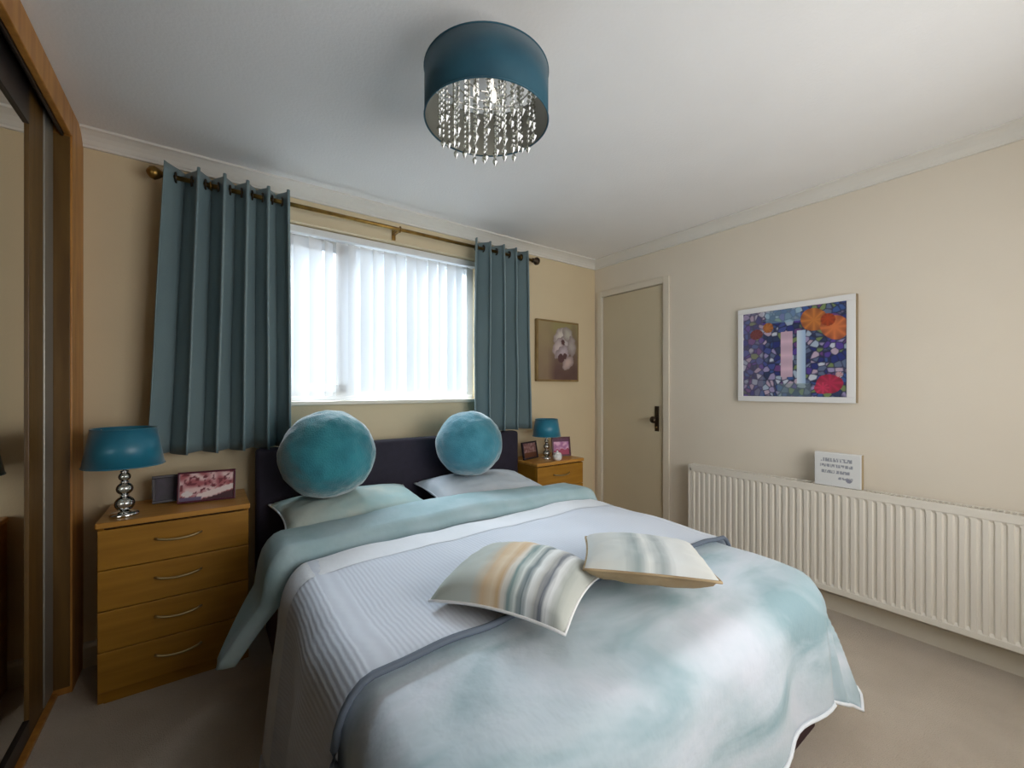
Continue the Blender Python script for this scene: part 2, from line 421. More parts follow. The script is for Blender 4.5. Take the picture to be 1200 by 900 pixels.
ca = ca.build('casement', M['upvc'], win)
MB().box(-.010, .010, -.020, 0, -.02, .10, b=.003).build('casement_handle', M['upvc'], ca, loc=(a1 - .025, -.045, .42))
MB().box(a0 + .05, a1 - .05, -.004, .004, fr + .05, HH - fr - .05).build('pane', M['glass'], win)
MB().box(-W + .46, W - fr, -.004, .004, fr, HH - fr).build('pane', M['glass'], win)
struct(MB().box(WX0 - .0, WX1 + .0, YB - .03, YB + .13, WZ0 - .02, WZ0 + .002, b=.004).build('window_sill', M['white_gloss']), 'white window sill')

# ---------------------------------------------------------------- vertical blind in the recess
vb = empty('vertical_blind', ((WX0 + WX1) / 2, YB + .06, WZ0), label='white vertical slat blind drawn across the window', cat='blind')
hr = MB().box(-W + .01, W - .01, -.022, .022, HH - .045, HH - .005, b=.004).build('headrail', M['upvc'], vb)
NS = 17
pitch = (2 * W - .06) / NS
slat_me = None
for k in range(NS):
    if slat_me is None:
        def sf(u, v): return ((u - .5) * .089, .004 * math.cos((u - .5) * PI), .03 + v * (HH - .085))
        sl = sheet('blind_slat', 6, 1, sf, M['blind'], vb); slat_me = sl.data
    else:
        sl = link('blind_slat', slat_me, None, vb)
    sl.location = (-W + .03 + pitch * (k + .5), (0.004 if k % 2 else -.004), 0)
    sl.rotation_euler = (0, 0, R(26 + random.uniform(-14, 14)))
    if k == 3: sl.rotation_euler = (0, 0, R(48))
MB().box(-W + .03, W - .03, -.001, .001, .018, .022).build('bottom_chain', M['upvc'], vb)

# ---------------------------------------------------------------- curtain rod and curtains
RZ, RY = 2.163, 2.45
rod = empty('curtain_rod', (0.92, RY, RZ), label='antique brass curtain rod over the window', cat='curtain rod')
RX0, RX1 = -.14 - .92, 1.97 - .92
MB().lathe([(.011, RX0), (.011, RX1)], axis='x', n=14).build('pole', M['brass'], rod, True)
for sg, x in ((-1, RX0), (1, RX1)):
    fp = MB().lathe([(.012, 0), (.018, sg * .008), (.012, sg * .016), (.022, sg * .026), (.030, sg * .042), (.026, sg * .058), (.012, sg * .068), (.002, sg * .072)], axis='x', n=16)
    fp.build('finial', M['bronze'] if sg > 0 else M['brass'], rod, True, loc=(x, 0, 0))
for x in (-.90, .03, .94):
    mb = MB(); mb.box(x - .008, x + .008, 0, YB - RY - .006, -.008, .008, b=.002).box(x - .012, x + .012, YB - RY - .008, YB - RY, -.035, .035, b=.003)
    mb.tube([(x, .016 * math.cos(a), .016 * math.sin(a)) for a in [2 * PI * q / 14 for q in range(14)]], .004, 6, closed=True)
    mb.build('bracket', M['brass'], rod, True)

def curtain(label, xa0, xa1, xb0, xb1, n, ztop, zbot, ph, seed, wp=1.0):
    cx = (xa0 + xa1) / 2
    t = empty('eyelet_curtain', (cx, RY, zbot), label=label, cat='curtain', group=None)
    def fn(u, v):
        x = (xa0 + (xa1 - xa0) * u) * v + (xb0 + (xb1 - xb0) * u) * (1 - v)
        a = 2 * PI * n * u ** wp + ph
        amp = .070 * (0.85 + .3 * noise.noise(Vector((u * 5, seed, v * .7))))
        y = amp * math.sin(a) + .008 * noise.noise(Vector((u * 9, v * 3, seed)))
        x += .013 * math.sin(2 * a) + .010 * (1 - v) * noise.noise(Vector((u * 4, v * 2, seed + 9)))
        return (x - cx, y, v * (ztop - zbot) + .004 * math.sin(a + 1) * (1 - v))
    o = sheet('fabric_drop', int(26 * n), 26, fn, M['curtain'], t); solid(o, .004)
    k = 0
    while True:
        u = ((k * PI - ph) / (2 * PI * n)) ** (1 / wp)
        k += 1
        if u < 0.01: continue
        if u > .99: break
        x = xa0 + (xa1 - xa0) * u - cx
        ang = math.atan2(.042 * 2 * PI * n * (1 if k % 2 else -1), (xa1 - xa0))
        m2 = MB().tube([(0, .021 * math.cos(q * PI / 8), .021 * math.sin(q * PI / 8)) for q in range(16)], .0045, 6, closed=True)
        m2.build('eyelet', M['bronze'], t, True, loc=(x, 0, RZ - zbot))
    return t
curtain('long teal eyelet curtain on the left of the window, beside the wardrobe', -.135, .345, -.195, .355, 5, 2.208, .905, -1.2, 3.1, 1.14)
curtain('narrower teal eyelet curtain on the right of the window, beside the flower picture', 1.46, 1.95, 1.45, 1.975, 4.5, 2.205, .914, -1.5, 8.7)

# ---------------------------------------------------------------- wardrobe with sliding mirror doors
WF, WDR = -.425, -.475
wd = empty('fitted_wardrobe', (WF, 1.0, 0), label='floor to ceiling fitted wardrobe with honey wood surround and sliding mirror doors', cat='wardrobe')
def wb(name, x0, x1, y0, y1, z0, z1, m, b=.003, par=None):
    return MB().box(x0 - WF, x1 - WF, y0 - 1, y1 - 1, z0, z1, b=b).build(name, m, par or wd)
wb('side_post', WDR - .10, WF, 2.372, YB - .001, 0, H - .001, M['wood'])
wb('side_post_liner', WDR - .09, WF - .006, 2.364, 2.3715, .03, H - .115, M['wood_dark'], .001)
wb('head_fascia', WF - .022, WF, YF + .02, 2.372, 2.20, H - .001, M['wood'])
wb('top_track', WDR - .09, WF - .022, YF + .02, 2.364, 2.235, H - .002, M['rail_dark'])
wb('top_track_lip', WF - .030, WF - .0225, YF + .02, 2.364, 2.19, 2.235, M['rail_dark'], .001)
wb('floor_track', WDR - .10, WDR + .012, YF + .02, 2.364, 0, .018, M['wood'], .004)
wb('floor_track_rail', WDR - .08, WDR - .006, YF + .02, 2.36, .018, .028, M['rail_dark'], .002)
wb('back_panel', XL + .01, XL + .02, YF + .02, YB - .01, .01, H - .01, M['wood_dark'], .001)
for (y0, y1, x1) in ((1.15, 2.36, WDR), (YF + .03, 1.20, WDR - .045)):
    d = empty('sliding_door', (x1 - WF, y0 - 1, .03)); d.parent = wd
    L = y1 - y0; ZT = 2.20
    def db(name, xx0, xx1, yy0, yy1, z0, z1, m, b=.002):
        MB().box(xx0, xx1, yy0, yy1, z0, z1, b=b).build(name, m, d)
    db('mirror', -.018, -.010, .10, L - .20, .06, ZT - .14, M['mirror'], 0)
    db('backing_board', -.024, -.019, .02, L - .02, .02, ZT - .02, M['rail_dark'], 0)
    db('stile', -.018, 0, L - .105, L, 0, ZT, M['alu'])
    db('inner_stile', -.018, -.004, L - .26, L - .106, 0, ZT, M['wood_dark'])
    db('stile', -.018, 0, 0, .10, 0, ZT, M['wood_dark'])
    db('rail', -.018, -.002, .10, L - .262, 0, .06, M['rail_dark'])
    db('rail', -.018, -.002, .10, L - .262, ZT - .14, ZT, M['rail_dark'])

# ---------------------------------------------------------------- bedside chests
def chest(x0, x1, yf, ztop, label):
    w_, dep = x1 - x0, YB - .018 - yf
    t = empty('bedside_chest', ((x0 + x1) / 2, yf, 0), label=label, cat='chest of drawers', group='matching bedside chests')
    mb = MB()
    a = w_ / 2
    mb.box(-a, -a + .018, .018, dep, 0, ztop - .022).box(a - .018, a, .018, dep, 0, ztop - .022)
    mb.box(-a + .018, a - .018, dep - .01, dep, .02, ztop - .022).box(-a + .018, a - .018, .022, dep - .01, .02, .04)
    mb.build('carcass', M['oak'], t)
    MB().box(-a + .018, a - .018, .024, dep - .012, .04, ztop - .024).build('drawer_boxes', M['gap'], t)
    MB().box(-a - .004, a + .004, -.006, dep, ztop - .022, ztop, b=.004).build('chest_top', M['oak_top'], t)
    MB().box(-a + .018, a - .018, .012, .022, 0, .05).build('plinth', M['oak'], t)
    dh = (ztop - .022 - .045 - .006) / 4
    dme = hme = None
    for k in range(4):
        z = .045 + k * dh
        if dme is None:
            d = MB().box(-a + .002, a - .002, 0, .018, .0015, dh - .0015, b=.003).build('drawer_front', M['oak'], t, loc=(0, 0, z)); dme = d.data
            pts = [(-.075 + .15 * q / 12, -.004 - .022 * math.sin(PI * q / 12) ** .6, dh * .60 - .008 * math.sin(PI * q / 12)) for q in range(13)]
            h = MB().tube(pts, .0048, 8).build('drawer_handle', M['handle'], d, True); hme = h.data
        else:
            d = link('drawer_front', dme, None, t, loc=(0, 0, z)); h = link('drawer_handle', hme, None, d)
    return t
chest(-.331, .157, 2.20, .693, 'golden oak bedside chest of drawers between the wardrobe and the bed')
chest(1.815, 2.255, 2.20, .693, 'golden oak bedside chest of drawers by the corner door')

# ---------------------------------------------------------------- table lamps
def lamp(loc, s, label):
    t = empty('table_lamp', loc, label=label, cat='lamp', group='teal bedside lamps'); t.scale = (1, 1, 1)
    MB().lathe([(.050 * s, 0), (.052 * s, .006 * s), (.046 * s, .014 * s), (.018 * s, .020 * s)], n=24).build('lamp_foot', M['chrome'], t, True)
    z = .018 * s
    for r in (.036, .030, .022):
        p = [(max(.004, r * s * math.sin(PI * q / 10)), z + r * s * (1 - math.cos(PI * q / 10)) * .95) for q in range(11)]
        MB().lathe(p, n=20).build('glass_ball', M['lamp_glass'], t, True)
        z += 2 * r * s * .95
        MB().lathe([(.010 * s, z - .004 * s), (.016 * s, z), (.016 * s, z + .004 * s), (.008 * s, z + .007 * s)], n=16).build('collar', M['chrome'], t, True)
        z += .004 * s
    zt = z
    MB().lathe([(.006 * s, zt), (.006 * s, zt + .11 * s), (.014 * s, zt + .112 * s), (.014 * s, zt + .15 * s)], n=12).build('stem', M['chrome'], t, True)
    z0, z1 = .225 * s, .388 * s
    sh = MB().lathe([(.140 * s, z0), (.112 * s, z1)], n=40, cap=False).build('lamp_shade', M['lamp_shade'], t, True); solid(sh, .003)
    for rr, zz in ((.140, z0), (.112, z1)):
        MB().tube([(rr * s * math.cos(q * PI / 18), rr * s * math.sin(q * PI / 18), zz) for q in range(36)], .0025, 6, closed=True).build('shade_rim', M['lamp_shade'], t, True)
    mb = MB()
    for q in range(3):
        a = q * 2 * PI / 3 + .4
        mb.tube([(0, 0, zt + .13 * s), (.11 * s * math.cos(a), .11 * s * math.sin(a), z1 - .006)], .0018, 5)
    mb.build('shade_carrier', M['chrome'], t)
lamp((-.262, 2.287, .693), .90, 'teal shaded table lamp with stacked glass base on the left bedside chest, by the wardrobe')
lamp((2.015, 2.335, .693), .74, 'small teal shaded table lamp on the right bedside chest, half behind the curtain edge')

# ---------------------------------------------------------------- bed
BX0, BX1, BY0 = .24, 1.72, .53
bc = (BX0 + BX1) / 2
bed = empty('upholstered_bed', (bc, 2.46, 0), label='upholstered double bed with a dark navy headboard under the window', cat='bed')
BW = (BX1 - BX0) / 2
hb = MB().box(-BW - .04, BW + .08, -.075, .0, .05, .905, b=.02).build('headboard', M['headboard'], bed, True)
MB().box(-BW, BW, BY0 - 2.46 + .03, -.078, .02, .30, b=.012).build('bed_base', M['plinth'], bed)
for x in (-BW + .10, BW - .10):
    for y in (BY0 - 2.46 + .14, -.18):
        MB().lathe([(.024, 0), (.028, .022)], n=14).build('foot', M['black'], bed, True, loc=(x, y, 0))
mt = MB().box(-BW + .03, BW - .03, -.88, .88, 0, .235, b=.085).build('mattress', M['white_fabric'], None, True, loc=(bc, BY0 + .02 + .905, .302))
tag(mt, 'white mattress on the bed frame, under the duvet', 'mattress')

TOP = .555
def prof(e, r, fl):
    if e <= 0: return e, 0.0
    q = PI * r / 2
    if e < q: return r * math.sin(e / r), r * (1 - math.cos(e / r))
    return r + (e - q) * fl, r + (e - q) * math.sqrt(max(0, 1 - fl * fl))

def drape(px, py, off, r=.09, fl=.10, flc=.34, seed=0.0, lam=1.0, yfl=.06):
    """point of cloth laid over the bed; px,py in flat cloth coordinates"""
    xm = (BX0 + BX1) / 2
    ex = max(BX0 + r - px, px - (BX1 - r)); sx = -1 if px < xm else 1
    ey = (BY0 + r) - py
    wr = .010 * noise.noise(Vector((px * 3.0, py * 3.0, seed))) + .005 * noise.noise(Vector((px * 8, py * 8, seed + 4)))
    if ex <= 0 and ey <= 0:
        crown = .030 * (1 - ((px - xm) / (BX1 - xm)) ** 4)
        return Vector((px, py, TOP + off + crown * min(1, max(0, -ey / .25)) ** .7 + wr * 1.3))
    crown = 0.0
    if ey <= 0:
        c = .030 * (1 - min(1, (BX1 - r - xm) / (BX1 - xm)) ** 4) * min(1, max(0, -ey / .25)) ** .7
        o, d = prof(ex, r, fl)
        fold = .016 * math.sin(py * 16 + seed + 1.5 * noise.noise(Vector((py * 2, seed, 0)))) * min(1, d / .25)
        x = (BX0 + r - o - fold - off) if sx < 0 else (BX1 - r + o + fold + off)
        return Vector((x, py, max(.012, TOP + off * max(0, 1 - d / r) + c * max(0, 1 - d / r) - d + wr)))
    if ex <= 0:
        o, d = prof(ey, r, yfl)
        fold = .014 * math.sin(px * 15 + seed + 2 * noise.noise(Vector((px * 2, seed, 0)))) * min(1, d / .2)
        return Vector((px, BY0 + r - o - fold - off, max(.012, TOP + off * max(0, 1 - d / r) - d + wr)))
    e = math.hypot(ex, ey); m_ = max(ex, ey)
    th = math.atan2(ey, ex); s2 = math.sin(2 * th) ** 2
    e2 = e * (m_ / e) ** .35
    o, d = prof(e2, r, (fl if th < PI / 4 else yfl) * (1 - s2) + flc * s2)
    fold = .030 * math.sin(th * 9 + seed) * min(1, d / .2) * s2
    o += fold + off
    cx = BX0 + r if sx < 0 else BX1 - r
    return Vector((cx + sx * o * math.cos(th), BY0 + r - o * math.sin(th), max(.012, TOP + off * max(0, 1 - d / r) - d + wr)))

r_ = .09
XA, XB, YA, YT = BX0 - .38, BX1 + .30, BY0 - .33, 1.78
dv = sheet('duvet', 110, 96, lambda u, v: drape(XA + (XB - XA) * u, YA + (YT - YA) * v, .020, seed=2.2), M['duvet'], None,
           uvfn=lambda u, v: ((XB - XA) * u, (YT - YA) * v))
tag(dv, 'pale blue duvet with soft teal watercolour marks hanging over the foot of the bed', 'duvet')
solid(dv, .010)
# hem piping along the foot and right edge
hem = [drape(XB, YT + (YA - YT) * q / 40, .022, seed=2.2) for q in range(41)] + [drape(XB + (XA - XB) * q / 60, YA, .022, seed=2.2) for q in range(1, 61)]
MB().tube(hem, .006, 6).build('hem_piping', M['white_fabric'], dv, True)

# turned-down head end of the duvet, teal reverse side up
FA, FB = 1.59, 1.915
def fold_fn(u, v):
    px = (BX0 - .27) + (BX1 + .13 - BX0 + .27) * u
    sk = .05 * (1 - u) ** 2
    py = FA + sk + (FB - FA) * v * (.35 + .65 * min(1, u / .15) ** .7)
    off = .028 + .056 * min(1, math.sqrt(max(0, v) * 7)) * (1 if v < .75 else 1 - .45 * (v - .75) / .25) 
    off += .006 * math.sin(px * 7 + 1)
    p = drape(px, py, off, r=.09, fl=.62, seed=2.2)
    return p
fo = sheet('turned_down_edge', 80, 22, fold_fn, M['teal_fabric'], dv); fo['label'] = 'teal reverse side of the duvet turned down below the pillows'
solid(fo, .004)

# throw
TA, TB = .875, 1.585
TXA, TXB = BX0 - .56, BX1 + .10
th_ = sheet('throw', 120, 60, lambda u, v: drape(TXA + (TXB - TXA) * u, TA + (TB - TA) * v + .05 * max(0, .35 - u) * (1 - v), .038, seed=2.2), M['throw'], None,
            uvfn=lambda u, v: ((TXB - TXA) * u, (TB - TA) * v))
tag(th_, 'pale grey ribbed throw with slate piping spread across the middle of the bed', 'throw'); solid(th_, .006)
ed = [drape(TXA + (TXB - TXA) * q / 90, TA - .004 + .05 * max(0, .35 - q / 90), .040, seed=2.2) for q in range(91)]
p_ = MB().tube(ed, .0085, 8).build('throw_piping', M['piping'], th_, True); p_['label'] = 'slate grey piped edge'
bd = sheet('throw_border', 100, 4, lambda u, v: drape(TXA + .1 + (TXB - TXA - .1) * u, 1.445 + .135 * v, .0395, seed=2.2), M['white_fabric'], th_); bd['label'] = 'plain white border beside the turned down duvet'

# pillows, ball cushions, scatter cushions
def pillow_pts(a, b, h, n=28, pinch=.10, pw=.42, sag=0.0, seed=0, top=True):
    def fn(u, v):
        s, t = 2 * u - 1, 2 * v - 1
        x = a * s * (1 - pinch * (1 - t * t) ** 1 * abs(s) ** 3); y = b * t * (1 - pinch * (1 - s * s) * abs(t) ** 3)
        k = max(0, (1 - s * s)) ** pw * max(0, (1 - t * t)) ** pw
        z = (h if top else -h) * k * (1 + .10 * noise.noise(Vector((s * 1.7, t * 1.7, seed)))) + .006 * k * noise.noise(Vector((s * 5, t * 5, seed + 3)))
        z -= sag * (s * s + t * t) * .5
        return (x, y, z)
    return fn

def pillow(name, label, cat, loc, rot, a, b, h, m_top, m_bot, pipe, group=None, pinch=.08, sag=0, seed=0, pw=.42, parts=('pillow_front', 'pillow_back'), hb=None):
    t = empty(name, loc, rot=rot, label=label, cat=cat, group=group)
    sheet(parts[0], 30, 30, pillow_pts(a, b, h, pinch=pinch, sag=sag, seed=seed, pw=pw), m_top, t)
    o = sheet(parts[1], 24, 24, pillow_pts(a, b, hb or h * .8, pinch=pinch, sag=sag, seed=seed + 5, pw=pw, top=False), m_bot, t)
    o.data.flip_normals()
    if pipe:
        f = pillow_pts(a, b, h, pinch=pinch, sag=sag, seed=seed, pw=pw)
        N = 16
        loop = [f(q / N, 0) for q in range(N)] + [f(1, q / N) for q in range(N)] + [f(1 - q / N, 1) for q in range(N)] + [f(0, 1 - q / N) for q in range(N)]
        MB().tube(loop, .004, 6, closed=True).build('seam_piping', pipe, t, True)
    return t
pillow('bed_pillow', 'pale green pillow on the wardrobe side of the bed', 'pillow', (.600, 2.150, .615), (R(6), 0, R(2)), .345, .212, .072, M['pillow_l'], M['pillow_l'], M['white_fabric'], seed=1)
pillow('bed_pillow', 'pale lilac white pillow on the door side of the bed', 'pillow', (1.345, 2.150, .615), (R(6), 0, R(-2)), .345, .212, .072, M['pillow_r'], M['pillow_r'], M['white_fabric'], seed=2)

def ball(label, loc, r, seed, m):
    def fn(u, v):
        a, ph = 2 * PI * u, PI * v
        d = Vector((math.sin(ph) * math.cos(a), math.sin(ph) * math.sin(a), math.cos(ph)))
        k = 1 + .035 * noise.noise(d * 2.2 + Vector((seed, 0, 0))) + .018 * noise.noise(d * 6 + Vector((seed, 3, 0))) + .005 * noise.noise(d * 22 + Vector((seed, 3, 0)))
        z = d.z * r * k
        if z < 0: z *= .93
        return (d.x * r * k, d.y * r * k * .95, z)
    o = sheet('ball_cushion', 96, 64, fn, m, None)
    o.location = loc; tag(o, label, 'cushion', 'fluffy teal ball cushions'); return o
ball('deep teal fluffy ball cushion on the pale green pillow', (.478, 2.15, .884), .214, 1.0, M['fur'])
ball('teal fluffy ball cushion on the lilac white pillow, coloured paler for the light on it', (1.268, 2.17, .872), .198, 7.0, M['fur_lit'])

pillow('scatter_cushion', 'square cushion with beige, teal and grey stripes, nearer the middle of the bed', 'cushion', (.722, .950, .668), (R(0), R(-1), R(-62)), .190, .170, .080,
       M['stripe_a'], M['taupe'], M['frame_white'], pinch=.05, seed=11, pw=.36, sag=.03, hb=.022, parts=('cushion_front', 'cushion_back'))
pillow('scatter_cushion', 'pale cushion with taupe back propped beside the striped cushion', 'cushion', (1.070, .795, .694), (R(-5), R(1), R(-47)), .174, .170, .048,
       M['stripe_b'], M['taupe'], M['taupe'], pinch=.05, seed=15, pw=.34, hb=.055, parts=('cushion_front', 'cushion_back'))

# ---------------------------------------------------------------- radiator
RAX = 2.655
rad = empty('radiator', (RAX, .75, 0), label='long cream panel radiator with vertical ribs on the right wall', cat='radiator')
y0, y1 = -.30 - .75, 1.60 - .75
z0, z1 = .133, .690
mb = MB()
n = int((y1 - y0 - .03) / .0345); step = (y1 - y0 - .03) / n
poly = []
for k in range(n):
    yy = y0 + .015 + k * step
    poly += [(0.009, yy), (0.009, yy + step * .28), (0.0, yy + step * .42), (0.0, yy + step * .86)]
poly.append((0.009, y1 - .015))
zz = [z0 + .030, z0 + .042, z1 - .052, z1 - .040]
vs, fs = [], []
for zi, z in enumerate(zz):
    for (x, y) in poly:
        vs.append((x if zi in (1, 2) else 0.001, y, z))
L = len(poly)
for zi in range(3):
    for k in range(L - 1):
        fs.append((zi * L + k, zi * L + k + 1, (zi + 1) * L + k + 1, (zi + 1) * L + k))
mb.add(vs, fs)
mb.box(-.001, .010, y0, y1, z0, z0 + .030, b=.003).box(-.001, .010, y0, y1, z1 - .040, z1 - .012, b=.003)
mb.box(-.001, .010, y0, y0 + .016, z0 + .02, z1 - .02).box(-.001, .010, y1 - .016, y1, z0 + .02, z1 - .02)
mb.build('ribbed_panel', M['radiator'], rad)
MB().box(.055, .065, y0 + .01, y1 - .01, z0, z1 - .03, b=.003).build('rear_panel', M['radiator'], rad)
mb = MB().box(-.003, .003, y0 - .002, y1 + .002, z1 - .014, z1, b=.001).box(.062, .070, y0 - .002, y1 + .002, z1 - .014, z1, b=.001)
k = y0
while k < y1:
    mb.box(.003, .062, k, k + .006, z1 - .006, z1 - .002); k += .018
mb.build('top_grille', M['radiator'], rad)
MB().box(-.003, .070, y1, y1 + .004, z0 + .03, z1, b=.001).build('side_cover', M['radiator'], rad)
MB().box(-.003, .070, y0 - .004, y0, z0 + .03, z1, b=.001).build('side_cover', M['radiator'], rad)
for y in (y0 + .3, 0, y1 - .3): MB().box(.064, XR - RAX - .001, y - .015, y + .015, .3, .6).build('wall_bracket', M['radiator'], rad)
v = MB().lathe([(.010, 0), (.010, .145)], n=12).build('supply_pipe', M['brass'], rad, True, loc=(.03, y1 + .035, 0))
MB().lathe([(.013, .145), (.013, .165), (.019, .170), (.019, .215), (.014, .225)], n=16).build('valve', M['rubber'], rad, True, loc=(.03, y1 + .035, 0))
MB().lathe([(.009, 0), (.009, .05)], n=12, axis='y').build('valve_tail', M['brass'], rad, True, loc=(.03, y1 - .002, .158))

# small block sign on the radiator
bs = empty('block_sign', (2.668, .775, .690), rz=R(-88), label='small white block sign with grey lettering standing on the radiator', cat='sign')
MB().box(-.10, .10, 0, .030, 0, .175, b=.002).build('sign_block', M['frame_white'], bs)
MB().box(.1002, .1030, .001, .029, .001, .174).build('block_shadow', M['block_shadow'], bs)['label'] = 'tan strip on the block side standing for its cast shadow'  # the sign's cast shadow painted as a strip on its side
def sign_art(u, v):
    c = (224, 226, 226)
    for (a, b2, x0, x1, s) in ((.74, .86, .12, .82, 3), (.56, .66, .10, .84, 7), (.38, .48, .14, .80, 11), (.20, .28, .52, .84, 17)):
        if a < v < b2 and x0 < u < x1:
            t = noise.noise(Vector((u * 34, v * 8, s))) * .5 + .5
            if t > .42: c = (150, 154, 164)
    if .10 < v < .24 and (u - .76) ** 2 + (v - .19) ** 2 < .004: c = (138, 140, 156)
    return c
art('sign_lettering', .19, .165, sign_art, bs, loc=(-.095, -.0008, .005), n=60)

# ---------------------------------------------------------------- picture on the right wall
PY0, PY1, PZ0, PZ1 = .715, 1.315, 1.125, 1.700
pw_ = PY1 - PY0; ph_ = PZ1 - PZ0
pic = empty('framed_picture', (XR - .001, PY1, PZ0), rz=R(-90), label='white framed picture of bright jewel coloured flowers on the right wall', cat='picture')
# local: x along the wall (towards the camera side), y = away from the room (+) ; front faces -y
D = .032
mb = MB()
for (a, b2, c, d) in ((0, pw_, 0, .032), (0, pw_, ph_ - .032, ph_), (0, .032, .032, ph_ - .032), (pw_ - .040, pw_, .032, ph_ - .032)):
    mb.box(a, b2, -D, 0, c, d, b=.003)
mb.build('picture_frame', M['frame_white'], pic)
MB().box(.028, pw_ - .028, -.026, -.002, .028, ph_ - .028).build('mount_board', M['frame_white'], pic)
MB().box(pw_, pw_ + .0025, -D + .002, -.001, .002, ph_ - .002).build('frame_shadow_strip', M['frame_shadow'], pic)  # thin strip painting the picture's side shadow onto the frame
def jewel(u, v):
    p = Vector((u * 7.5, v * 7, .3))
    d1 = noise.voronoi(p * 2.3)[0]
    cell = noise.cell_vector(Vector(noise.voronoi(p * 2.3)[1][0]) * 9.1)
    pal = [(40, 50, 120), (70, 84, 150), (96, 110, 140), (110, 70, 130), (120, 140, 90), (160, 150, 190), (46, 60, 96), (170, 186, 206), (86, 64, 150), (190, 170, 190), (200, 206, 220), (60, 90, 150)]
    c = pal[int(abs(cell.x) * 97) % len(pal)]
    c = mix(c, (36, 40, 70), 1 - min(1, (d1[1] - d1[0]) * 5))
    n1 = noise.noise(Vector((u * 4, v * 4, 9)))
    if u < .22: c = mix(c, (150, 130, 150), .35)
    if v > .85 and .25 < u < .6: c = mix(c, (140, 180, 200), .55)
    # orange bloom top right
    for (cx, cy, rr, cc) in ((.72, .84, .13, (206, 128, 60)), (.90, .74, .12, (214, 122, 70)), (.84, .84, .06, (178, 70, 30)), (.14, .74, .09, (130, 70, 70)), (.86, .15, .12, (190, 44, 84)), (.80, .10, .07, (214, 60, 100)), (.93, .24, .05, (226, 190, 200)), (.26, .80, .05, (190, 120, 60))):
        q = math.hypot(u - cx, (v - cy) * 1.0) + .05 * n1
        if q < rr: c = mix(cc, mix(cc, (90, 40, 40), .5), abs(math.sin(math.atan2(v - cy, u - cx) * 4)) * q / rr)
    if .40 < u < .52 and .22 < v < .74: c = mix((222, 190, 208), (200, 170, 190), abs(math.sin(v * 20)))
    if .56 < u < .645 and .14 < v < .74: c = mix((216, 228, 240), (160, 190, 225), (u - .56) / .085)
    if .37 < u < .69 and v < .15: c = mix(c, (128, 150, 150), .5)
    return c
art('art_print', pw_ - .072, ph_ - .064, jewel, pic, loc=(.032, -.0268, .032), n=170)

# canvas with a white flower, on the window wall by the corner
fc = empty('flower_picture', (2.085, YB - .001, 1.262), label='small canvas of a pale magnolia like flower on a brown ground, beside the right curtain', cat='picture')
MB().box(0, .455, -.028, 0, 0, .490, b=.003).build('canvas', M['gold_frame'], fc)
def flower(u, v):
    n1 = noise.noise(Vector((u * 5, v * 5, 2))); n2 = noise.noise(Vector((u * 13, v * 13, 5)))
    c = mix((150, 140, 96), (118, 96, 88), (1 - v) * 1.3 + .3 * n1)
    c = mix(c, (92, 66, 62), max(0, .6 - v) * 1.3 + .25 * n1)
    c = mix(c, (160, 140, 108), .7 * max(0, min(1, (.42 - u) * 5)))
    for (cx, cy, rx, ry, an, cc) in ((.56, .76, .16, .11, .6, (214, 206, 196)), (.70, .62, .15, .12, -.4, (196, 186, 186)), (.50, .56, .15, .10, 1.1, (206, 190, 190)), (.74, .80, .12, .09, 2.4, (186, 182, 170)), (.62, .48, .16, .09, .3, (190, 176, 186)), (.74, .30, .13, .08, .5, (202, 178, 172)), (.84, .60, .09, .14, 0, (176, 166, 162))):
        dx, dy = u - cx, v - cy
        dx, dy = dx / 1.3, dy / 1.3; x = dx * math.cos(an) + dy * math.sin(an); y = -dx * math.sin(an) + dy * math.cos(an)
        q = math.hypot(x / rx, y / ry) + .25 * n2
        if q < 1: c = mix(cc, (130, 114, 116), q * q * .8)
    for (cx, cy, rr) in ((.60, .66, .05), (.56, .38, .08), (.66, .42, .05)):
        if math.hypot(u - cx, v - cy) + .03 * n2 < rr: c = (88, 58, 60)
    return c
art('flower_print', .425, .460, flower, fc, loc=(.015, -.0295, .015), n=90)

# ---------------------------------------------------------------- things on the chests
def photo_frame(name, label, loc, rz, w_, h_, m, fn, lean=10, bw=.012):
    t = empty(name, loc, rot=(R(-lean), 0, rz), label=label, cat='photo frame')
    mb = MB()
    for (a, b2, c, d) in ((0, w_, 0, bw), (0, w_, h_ - bw, h_), (0, bw, bw, h_ - bw), (w_ - bw, w_, bw, h_ - bw)):
        mb.box(a - w_ / 2, b2 - w_ / 2, 0, .014, c, d, b=.002)
    mb.build('frame_border', m, t)
    MB().box(-w_ / 2 + .004, w_ / 2 - .004, .008, .016, .004, h_ - .004).build('backing', M['black'], t)
    art('photograph', w_ - 2 * bw + .002, h_ - 2 * bw + .002, fn, t, loc=(-w_ / 2 + bw - .001, .0065, bw - .001), n=44)
    MB().prism([(.0165, .005), (.062, .063 * math.tan(R(lean)) + .001), (.014, h_ * .7)], 'x', -.012, .012).build('strut', M['black'], t)
    return t
def collage(u, v):
    n1 = noise.noise(Vector((u * 6, v * 4, 1))); n2 = noise.noise(Vector((u * 14, v * 9, 4)))
    c = mix((176, 96, 104), (236, 206, 206), .5 + n1 * 1.6)
    if n2 > .18: c = (120, 50, 62)
    if abs(v - (.12 + .45 * max(0, u - .3))) < .10 and u > .3: c = (240, 222, 220)
    if v < .10 + .45 * max(0, u - .3) - .12: c = (70, 34, 44)
    if math.hypot((u - .14), (v - .25)) < .10: c = (236, 226, 226)
    if v < .14 and u < .4: c = (110, 96, 128)
    return c
photo_frame('collage_photo_frame', 'wide red and pink photo frame on the left bedside chest', (.005, 2.335, .697), R(-8), .215, .135, M['burgundy'], collage, bw=.008)
